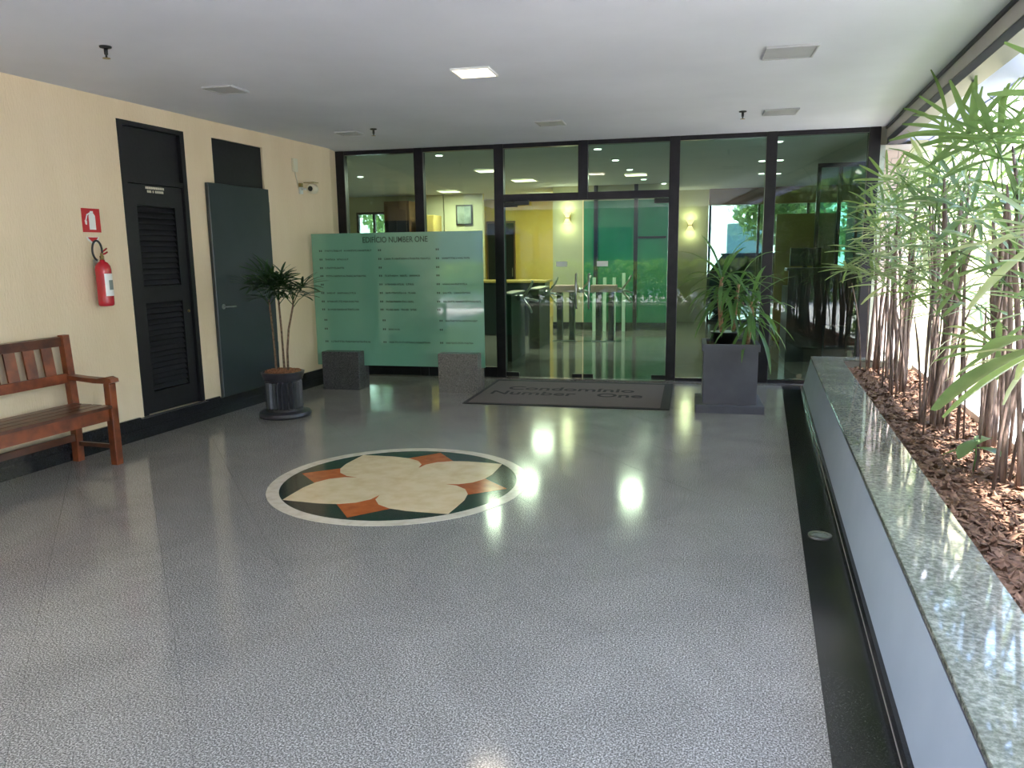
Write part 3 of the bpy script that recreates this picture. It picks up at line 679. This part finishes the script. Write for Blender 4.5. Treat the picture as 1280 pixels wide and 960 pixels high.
# ------------------------------------------------------------------ leaves
def blade(mb, org, dirv, length, width, droop, upv=Vector((0, 0, 1)), n=5, fold=.25, tipw=.35, curve=None):
    d = Vector(dirv).normalized(); side = d.cross(upv)
    if side.length < .1: side = d.cross(Vector((1, 0, 0)))
    side.normalize(); up_ = side.cross(d).normalized()
    p = Vector(org); vs_ = []; st = length/n; dd = d.copy()
    for i in range(n+1):
        s = i/n; wd = width*(.35+1.3*s if s < .5 else 1.0) if s < .5 else width*(1-(1-tipw)*((s-.5)/.5)**2)
        wd *= .5
        vs_ += [p-side*wd+up_*wd*fold, p, p+side*wd+up_*wd*fold]
        dd = (dd+Vector((0, 0, -1))*droop/n).normalized(); up_ = side.cross(dd).normalized(); p = p+dd*st
    fs = []
    for i in range(n):
        k = 3*i; fs += [(k, k+1, k+4, k+3), (k+1, k+2, k+5, k+4)]
    mb.add(vs_, fs, True)
def fan_leaf(seed, nseg=8, L=.24, pet=.28, wd=.036, droop=.5, spread=1.75):
    rnd = random.Random(seed); mb = MB()
    # petiole from origin going +x and up, then fan
    pts = [Vector((0, 0, 0)), Vector((pet*.5, 0, pet*.42)), Vector((pet*.95, 0, pet*.62))]
    mb.tube(pts, [.0045, .0035, .003], 5)
    o = pts[-1]; ax = Vector((.93, 0, .12+rnd.uniform(-.15, .2))).normalized(); sd = Vector((0, 1, 0)); nn = ax.cross(sd)
    for k in range(nseg):
        a = -spread+2*spread*k/(nseg-1)+rnd.uniform(-.07, .07)
        dv = ax*math.cos(a)+sd*math.sin(a)+Vector((0, 0, .30-.12*abs(a)))
        l = L*(1-.16*abs(a)/spread)*rnd.uniform(.88, 1.1)
        blade(mb, o, dv, l, wd*rnd.uniform(.8, 1.15), droop*rnd.uniform(.6, 1.4))
    return mb
FAN = [fan_leaf(s, 5+s % 4, .30+.03*(s % 3), .26+.04*(s % 4), .029, .25+.2*(s % 3)).mesh('leaf', 'palm_leaf') for s in range(6)]
FANP = [fan_leaf(s+20, 6+s % 3, .32, .28, .031, .3+.25*(s % 3)).mesh('leaf', 'palm_leaf_pale') for s in range(4)]
FAND = [fan_leaf(s+40, 8+s % 3, .22+.02*(s % 3), .13+.03*(s % 3), .026, .4+.25*(s % 2), 1.7).mesh('leaf', 'palm_leaf_dark') for s in range(5)]
# ------------------------------------------------------------------ round pot with palm
t = thing('potted_palm', 'small fan palm with three canes in fluted dark round pot', 'potted plant', (-4.28, 6.12, 0))
part('pot', MB().lathe([(.0, 0), (.235, 0), (.245, .02), (.235, .045), (.175, .06), (.165, .08), (.172, .09), (.172, .33), (.166, .345), (.18, .355), (.182, .37), (.195, .40), (.20, .425), (.18, .43), (.175, .41)], 48, flute=.16, nf=(6, 7), smooth=False), 'pot_glaze', t)
br = MB(); br.lathe([(0.0, .38), (.172, .38), (.172, .42), (.10, .436), (.0, .44)], 20)
rn = random.Random(3)
for k in range(150):
    r = .165*math.sqrt(rn.random()); a = rn.random()*6.28; s = rn.uniform(.012, .024); z = .44-.015*(r/.165)**2
    c = Vector((r*math.cos(a), r*math.sin(a), z)); q = rn.random()*6.28
    br.add([c+Vector((math.cos(q+j*PI/2)*s*(1 if j % 2 else .6), math.sin(q+j*PI/2)*s*(1 if j % 2 else .6), rn.uniform(0, .012))) for j in range(4)]+[c+Vector((0, 0, .016))], [(0, 1, 4), (1, 2, 4), (2, 3, 4), (3, 0, 4), (3, 2, 1, 0)])
part('bark_chips', br, 'bark', t, 'brown bark chips', 'stuff')
for bx, by, tx_, ty_, hz, lv in ((-.07, 0, -.10, .0, 1.10, 8), (.0, .03, -.03, .05, 1.12, 9), (.06, .0, .115, .07, 1.10, 7)):
    ps = [(bx, by, .43), (bx+(tx_-bx)*.1, by, .62), (bx+(tx_-bx)*.35, by+(ty_-by)*.3, .82), (tx_*.95, ty_, hz-.06), (tx_, ty_, hz)]
    c = part('cane', MB().tube(ps, [.012, .010, .0095, .009, .006], 8), 'cane_thin', t)
    for k in range(lv):
        a = k*2.4+bx*20; o = link('leaf', FAND[k % 5], c, (tx_, ty_, hz-.07+.02*k*.6), (0, -.1-.09*k*1.0, a)); s = 1.0 if k < 6 else .95; o.scale = (s, s, s)
# a couple of tall upright leaves
# ------------------------------------------------------------------ square planter with dracaena
t = lthing('potted_dracaena', 'strap leaved plant with two pale trunks in a square dark grey planter', 'potted plant', -.395, -1.43)
part('plinth', MB().box(-.31, .31, -.31, .31, 0, .075, .006), 'planter_paint', t)
part('planter_box', MB().box(-.245, .245, -.245, .245, .076, .60, .004).box(-.26, .26, -.26, -.215, .575, .64, .004).box(-.26, .26, .215, .26, .575, .64, .004).box(-.26, -.215, -.214, .214, .575, .64, .004).box(.215, .26, -.214, .214, .575, .64, .004), 'planter_paint', t)
part('soil', MB().box(-.214, .214, -.214, .214, .60, .618), 'soil', t, kind='stuff')
part('inner_pot', MB().lathe([(.10, .6185), (.13, .72), (.135, .73), (.12, .73)], 20, cx=-.05, cy=.06), 'turn_black', t, 'black plastic nursery pot')
def dracaena(px, py, pts, rr, nl, L, seed, hz):
    rn = random.Random(seed)
    tk = part('trunk', MB().tube([(px+a, py+b, c) for a, b, c in pts], rr, 10), 'trunk', t)
    top = Vector((px+pts[-1][0], py+pts[-1][1], pts[-1][2]))
    for k in range(nl):
        a = k*2.39996+rn.uniform(-.2, .2); el = 1.25-1.5*k/nl+rn.uniform(-.15, .15)
        mb = MB(); dv = Vector((math.cos(a)*math.cos(el), math.sin(a)*math.cos(el), math.sin(el)))
        l = L*rn.uniform(.75, 1.1)
        blade(mb, top-Vector((0, 0, hz*k/nl)), dv, l, rn.uniform(.034, .048), rn.uniform(1.0, 2.3), n=7, fold=.3, tipw=.05)
        part('leaf', mb, 'strap_leaf', t)
dracaena(-.06, 0, [(0, 0, .60), (-.03, 0, .85), (-.05, 0, 1.05), (-.03, 0, 1.25)], [.026, .022, .02, .017], 34, .50, 1, .22)
dracaena(.16, -.03, [(0, 0, .60), (.01, 0, .72), (.03, 0, .90), (.02, 0, 1.02)], [.022, .02, .018, .015], 34, .52, 2, .22)
dracaena(.02, .08, [(0, 0, .62), (.02, 0, .8), (.03, 0, 1.05), (.05, .02, 1.18)], [.02, .018, .016, .013], 26, .52, 5, .25)
# ------------------------------------------------------------------ long planter
YE = 8.66
t = thing('planter_bed', 'long low planter with green granite ledge and blue grey side along the porch', 'planter', (0, 0, 0))
part('joint_strip', MB().box(.4452, .4468, Y0, YE-.05, .0002, .003), 'beam_paint', t)
part('base_plinth', MB().box(.447, .50, Y0, YE-.05, .0005, .055), 'black_granite', t)
sp = MB(); pr = [(.462, .056), (.56, .056), (.56, .345), (.523, .345)]; sp.prism(pr, Y0, YE-.03); sp.v = [(a, c, b) for a, b, c in sp.v]; sp.f = [f[::-1] for f in sp.f]
part('side_panel', sp, 'side_panel_paint', t, 'blue grey painted side')
part('edge_joint', MB().box(.524, .56, Y0, YE-.03, .3455, .356), 'lavender_track', t)
ys = [Y0, .2, 3.0, 5.8, YE]
for a, b in zip(ys[:-1], ys[1:]): part('ledge_slab', MB().box(.522, .815, a+.001, b-.001, .3565, .376, .003), 'green_granite', t)
part('ledge_slab', MB().box(.8155, 1.50, YE-.20, YE-.001, .3565, .376, .003), 'green_granite', t)
part('outer_ledge', MB().box(1.46, 1.53, Y0, YE-.201, .0, .345, .003), 'facade', t)
part('inner_wall', MB().box(.77, .815, Y0, YE-.201, -.02, .356), 'facade', t)
part('end_wall', MB().box(.561, 1.45, YE-.08, YE-.031, 0, .3560), 'facade', t)
mu = MB(); rn = random.Random(11)
nx, ny = 8, 90
vs_ = [(.816+(1.459-.816)*i/nx, Y0+(YE-.202-Y0)*j/ny, .285+rn.uniform(-.012, .012)) for j in range(ny+1) for i in range(nx+1)]
mu.add(vs_, [(j*(nx+1)+i, j*(nx+1)+i+1, (j+1)*(nx+1)+i+1, (j+1)*(nx+1)+i) for j in range(ny) for i in range(nx)])
for k in range(9000):
    y = 1.0+(YE-.25-1.0)*rn.random()**1.25; c = Vector((rn.uniform(.83, 1.445), y, rn.uniform(.29, .315))); s = rn.uniform(.010, .030)*(1 if y < 6 else 1.2)
    d = Vector((rn.gauss(0, 1), rn.gauss(0, 1), rn.gauss(0, .35))).normalized(); e = d.cross(Vector((rn.gauss(0, .4), rn.gauss(0, .4), 1))).normalized(); nrm = d.cross(e)*s*.18
    a = s*rn.uniform(1, 1.9); b = s*rn.uniform(.35, .8)
    mu.add([c+d*a, c+e*b+nrm, c-d*a*.9, c-e*b+nrm], [(0, 1, 2, 3)])
o = link('bark_mulch', mu.mesh('bark_mulch', 'mulch_chip')); tag(o, 'brown shredded bark mulch and dry leaves filling the long planter', 'mulch', kind='stuff')
# ------------------------------------------------------------------ palms in the long planter
rn = random.Random(23)
def clump(x, y, lb, canes, hmin, hmax, spread=.13, nl=6, pale=.25, scale=1.15, bare=.45, rmin=.009, lean=.12):
    t = thing('fan_palm', lb, 'palm', (x, y, .285), 0, 'fan palms in the long planter')
    for c in range(canes):
        a = rn.random()*6.28; r = spread*math.sqrt(rn.random()); bx = max(min(r*math.cos(a), 1.42-x), .86-x); by = r*math.sin(a)
        hgt = rn.uniform(hmin, hmax)*.86; tx_, ty_ = bx+rn.gauss(0, lean)*hgt*.5, by+rn.gauss(0, lean)*hgt
        n = 6; ps = []; rs = []
        r0 = rn.uniform(rmin, rmin*1.7)
        for i in range(n+1):
            s = i/n; ps.append((bx+(tx_-bx)*s**1.4+rn.uniform(-.006, .006), by+(ty_-by)*s**1.4+rn.uniform(-.006, .006), hgt*s)); rs.append(r0*(1.0-.15*s)*rn.uniform(.85, 1.25)*(1 if i < n else .4))
        cn = part('cane', MB().tube(ps, rs, 7), 'cane', t)
        for k in range(nl):
            s = bare+(1-bare)*(k+.5)/nl; s = min(s, .99); i = min(int(s*n), n-1); f = s*n-i
            P = Vector(ps[i]).lerp(Vector(ps[i+1]), f)
            az = c*1.3+k*2.4+rn.uniform(-.4, .4); me = rn.choice(FANP if rn.random() < pale else FAN)
            o = link('leaf', me, cn, P, (rn.uniform(-.6, .6), (rn.uniform(-.5, .35)-.6*(k/nl)) if k < nl-1 else rn.uniform(-1.05, -.6), az)); q = scale*rn.uniform(.8, 1.15); o.scale = (q, q, q)
_clump = clump
def clump(x, y, lb, *a, **k):
    _clump(x, y, lb, *a, **k)
    t = [o for o in COL.objects if o.get('label') == lb][0]
    for c in range(5):
        h_ = rn.uniform(.45, 1.5); bx, by = rn.uniform(max(-.12, .87-x), min(.12, 1.43-x)), rn.uniform(-.28, .28); lx, ly = rn.gauss(0, .07), rn.gauss(0, .14)
        part('cane', MB().tube([(bx, by, 0), (bx+lx*.2, by+ly*.2, h_*.4), (bx+lx*.6, by+ly*.5, h_*.75), (bx+lx, by+ly, h_)], [rn.uniform(.004, .010)]*3+[.003], 6), 'cane', t)
clump(1.07, 8.30, 'fan palm clump at the far end of the planter, beside the glass front', 5, 1.2, 2.0, .07, 3, .3, .95, bare=.55, rmin=.009)
clump(1.20, 7.70, 'fan palm clump second from the glass front, before the tiled pilaster', 5, 1.4, 2.15, .09, 4, .3, 1.0, bare=.5)
clump(1.12, 7.00, 'dense fan palm clump third from the glass front, stems near the ledge', 6, 1.3, 1.95, .09, 4, bare=.5, rmin=.0095)
clump(1.28, 6.40, 'fan palm clump fourth from glass front, near outer side', 6, 1.5, 2.2, .10, 4, rmin=.0095)
clump(1.14, 5.75, 'fan palm clump mid-planter with thick fibrous brown canes', 6, 1.3, 2.0, .11, 4, rmin=.011)
clump(1.32, 5.10, 'fan palm clump mid-planter close to the outer edge', 6, 1.4, 2.2, .10, 4, rmin=.011)
clump(1.24, 4.40, 'fan palm clump behind the bare dark stem in right foreground', 5, 1.3, 2.1, .12, 4, .4, rmin=.010)
clump(1.38, 3.75, 'near fan palm clump at the right edge of the picture', 3, 1.3, 1.9, .06, 5, .4)
clump(1.38, 3.15, 'nearest fan palm with one thick dark stem at the right edge', 2, 1.3, 1.7, .05, 5, .5, 1.2, rmin=.011)
# big near leaf with long arching blades reaching into frame
def big_leaf(parent, org, dirs, L, wd, m):
    mb = MB()
    for dv, l, dr in dirs: blade(mb, org, dv, L*l, wd, dr, n=8, fold=.3, tipw=.45)
    return part('leaf', mb, m, parent)
t = thing('fan_palm', 'near fan palm with large broad green blades arching over the ledge at the right edge', 'palm', (1.36, 2.55, .285), 0, 'fan palms in the long planter')
cn = part('cane', MB().tube([(0, 0, 0), (.01, .02, .5), (.0, .0, 1.0), (-.02, .02, 1.35)], [.014, .012, .011, .007], 8), 'cane', t)
def V(x, y, z): return Vector((x-1.36, y-2.55, z-.285))
def near_leaf(hub, root, tips, wd, m):
    mb = MB(); mb.tube([root, root.lerp(hub, .5)+Vector((0, 0, .05)), hub], [.006, .005, .004], 6)
    for tp, dr in tips:
        d = tp-hub; l = d.length; blade(mb, hub, d+Vector((0, 0, dr*l*.5)), l*1.05, wd, dr, n=9, fold=.3, tipw=.4)
    return part('leaf', mb, m, cn)
near_leaf(V(.80, 2.52, 1.23), V(1.35, 2.56, 1.2), [(V(.66, 3.22, .90), .35), (V(.55, 2.55, 1.0), .4), (V(.80, 3.25, 1.10), .4), (V(.95, 3.2, 1.2), .4)], .085, 'palm_leaf')
near_leaf(V(.98, 3.25, 1.54), V(1.35, 2.6, 1.5), [(V(.64, 3.62, 1.45), .3), (V(.80, 3.85, 1.62), .3), (V(.95, 3.9, 1.5), .4), (V(.78, 3.5, 1.75), .2), (V(.85, 3.7, 1.25), .4)], .05, 'palm_leaf_pale')
near_leaf(V(1.15, 3.7, 1.25), V(1.37, 2.6, 1.3), [(V(.85, 3.95, 1.08), .4), (V(.95, 4.1, 1.3), .4), (V(1.1, 4.15, 1.4), .4), (V(.9, 3.8, 1.3), .3)], .045, 'palm_leaf')
# small seedling
t = thing('seedling', 'small bright green broadleaf seedling growing out of the mulch', 'seedling', (1.12, 4.55, .295))
part('stem', MB().tube([(0, 0, 0), (.01, 0, .10), (.0, .01, .19)], .004, 6), 'strap_leaf', t)
for k, (a, e) in enumerate(((2.6, .1), (5.4, .35), (.9, .5), (4.0, -.1))):
    mb = MB(); blade(mb, (0, 0, .12+.02*k), (math.cos(a), math.sin(a), e), .17, .085, .7, n=5, tipw=.1); part('leaf', mb, 'palm_leaf', t)
# ------------------------------------------------------------------ outside
struct('floor', MB().box(-30, 30, -30, Y0-.002, -.3, -.03), 'pavement')
struct('floor', MB().box(-30, XL-.102, Y0, YW+6, -.3, -.03), 'pavement')
struct('floor', MB().box(1.535, 6.0, Y0, 32, -.3, -.03), 'pavement')
struct('floor', MB().box(6.0, 12.0, Y0, 32, -.3, -.12), 'asphalt')
struct('floor', MB().box(12.0, 30, Y0, 32, -.3, -.03), 'pavement')
struct('floor', MB().prism([(-25, 9.92), (1.0, 9.92), (1.0, 22), (-25, 22)], -.3, -.03), 'asphalt', local=True)
def building(x, y, sx, sy, hz, rz, lb, nx_, nz_, fm='facade'):
    t = thing('building', lb, 'building', (x, y, -.03), rz)
    part('wall', MB().box(-sx/2, sx/2, 0, sy, 0, hz), fm, t)
    wm = MB().box(-.8, .8, -.05, -.001, 0, 1.3).mesh('window', 'facade_glass')
    for i in range(nx_):
        for j in range(nz_): link('window', wm, t, (-sx/2+sx*(i+.5)/nx_, 0, 1.2+j*3.0))
    part('cornice', MB().box(-sx/2-.2, sx/2+.2, -.3, -.06, hz-.4, hz+.1), 'facade', t)
building(15.5, 6, 30, 4, 9, PI/2*3, 'pale building across the street, seen bright beyond the palms', 7, 3) if False else building(17, 6, 30, 4, 7, -PI/2, 'pale building across the street, seen bright beyond the palms', 7, 2)
building(-2, -14, 40, 4, 12, PI, 'grey brown building unseen behind the camera, made tall and dark to dim reflections', 9, 4, 'facade_dark')  # out of view; height and dark colour chosen to dim the glass reflections
p_ = G(-3, 21); building(p_.x, p_.y, 30, 4, 8, T, 'pale building seen through the lobby rear window', 7, 2)
def crown(n, r, hz, seed, lw=.16):
    rr = random.Random(seed); mb = MB()
    cs = [(Vector((rr.gauss(0, r*.45), rr.gauss(0, r*.45), hz+rr.gauss(0, r*.3))), r*rr.uniform(.35, .6)) for _ in range(9)]
    for k in range(n):
        c, q = cs[k % 9]; v = Vector((rr.gauss(0, 1), rr.gauss(0, 1), rr.gauss(0, 1))).normalized(); p = c+v*q*rr.uniform(.75, 1.05)
        d = Vector((rr.gauss(0, 1), rr.gauss(0, 1), rr.gauss(0, 1)-.5)).normalized(); e = d.cross(v)
        if e.length < .1: continue
        e.normalize(); s = lw*rr.uniform(.6, 1.2)
        mb.add([p-d*s, p+e*s*.45, p+d*s, p-e*s*.45], [(0, 1, 2, 3)])
    return mb
CR = [crown(2600, 1.7, 3.2, s).mesh('foliage', 'tree_leaf') for s in (1, 2, 3)]
TK = MB().tube([(0, 0, 0), (.05, 0, 1.0), (0, .05, 2.2), (.1, 0, 3.2)], [.16, .13, .11, .06], 10).mesh('trunk', 'tree_bark')
def tree(x, y, lb, k, s=1):
    t = thing('street_tree', lb, 'tree', (x, y, -.03), k*1.3); t.scale = (s, s, s); link('foliage', CR[k % 3], t)['kind'] = 'stuff'; link('trunk', TK, t)
tree(5.2, 12.5, 'leafy street tree beyond the far end of the planter', 0, 1.0)
tree(5.0, 6.6, 'leafy street tree outside, seen through the middle palms', 1, .9)
tree(5.4, 1.5, 'leafy street tree outside, near the right edge of the picture', 2, .9)
tree(-4.5, -8.5, 'leafy street tree behind the camera on the left', 0, 1.0); tree(3.6, -7.5, 'leafy street tree behind the camera on the right', 1, 1.0)
p_ = G(1.6, 12.5); tree(p_.x, p_.y, 'leafy street tree behind lobby rear window', 2, .9)
p_ = G(-8.6, 12.5); tree(p_.x, p_.y, 'leafy street tree seen through the far left lobby window', 0, .9)
hm = MB(); rr = random.Random(5)
for k in range(5200):
    p = Vector((rr.uniform(2.6, 3.3), rr.uniform(3.0, 8.6), rr.random()*1.0)); d = Vector((rr.gauss(0, 1), rr.gauss(0, 1), rr.gauss(0, 1))).normalized(); e = d.orthogonal().normalized(); s = rr.uniform(.05, .1)
    hm.add([p-d*s, p+e*s*.45, p+d*s, p-e*s*.45], [(0, 1, 2, 3)])
o = link('hedge', hm.mesh('hedge', 'tree_leaf')); tag(o, 'low clipped green hedge on the sunlit pavement beyond the planter', 'hedge', kind='stuff')
hm = MB(); rr = random.Random(6)  # hedge added out of view to block bright ground in the glass reflections
for k in range(6000):
    p = Vector((rr.uniform(-8, 7), rr.uniform(-6.1, -5.4), rr.random()*1.25)); d = Vector((rr.gauss(0, 1), rr.gauss(0, 1), rr.gauss(0, 1))).normalized(); e = d.orthogonal().normalized(); s = rr.uniform(.06, .12)
    hm.add([p-d*s, p+e*s*.5, p+d*s, p-e*s*.5], [(0, 1, 2, 3)])
o = link('hedge', hm.mesh('hedge', 'tree_leaf')); tag(o, 'green hedge added unseen behind the camera to hide bright ground from reflections', 'hedge', kind='stuff')
# parked car beyond the lobby rear window
t = lthing('parked_car', 'dark parked car seen through the lobby behind the strap leaved plant', 'car', 1.25, 9.9, -.03)
bd = MB(); pr = [(-2.0, .28), (2.0, .28), (2.05, .55), (1.95, .82), (1.1, .92), (-1.75, .95), (-2.02, .8), (-2.05, .5)]
bd.prism(pr, -.8, .8); bd.v = [(a, c, b) for a, b, c in bd.v]; bd.f = [f[::-1] for f in bd.f]; part('body', bd, 'car_silver', t)
cb = MB(); w0, w1_ = .76, .60
lo_ = [(-1.7, .951), (1.05, .931)]; hi_ = [(-1.35, 1.42), (.35, 1.42)]
cb.add([(lo_[0][0], -w0, lo_[0][1]), (lo_[1][0], -w0, .931), (lo_[1][0], w0, .931), (lo_[0][0], w0, .951), (hi_[0][0], -w1_, 1.42), (hi_[1][0], -w1_, 1.42), (hi_[1][0], w1_, 1.42), (hi_[0][0], w1_, 1.42)],
    [(0, 3, 2, 1), (4, 5, 6, 7), (0, 1, 5, 4), (1, 2, 6, 5), (2, 3, 7, 6), (3, 0, 4, 7)]); part('cabin', cb, 'car_glass', t)
part('roof', MB().box(-1.38, .38, -.62, .62, 1.421, 1.46, .02), 'car_paint', t)
for x in (-1.25, 1.3):
    for y in (-.82, .62): part('wheel', MB().lathe([(.32, 0), (.33, .04), (.33, .16), (.32, .2)], 20, axis='y'), 'tyre', t, loc=(x, y, .33))
for x in (-2.04,): part('tail_light', MB().box(-.02, .0, -.7, -.5, .6, .75), 'sign_red', t, loc=(x, 0, 0))
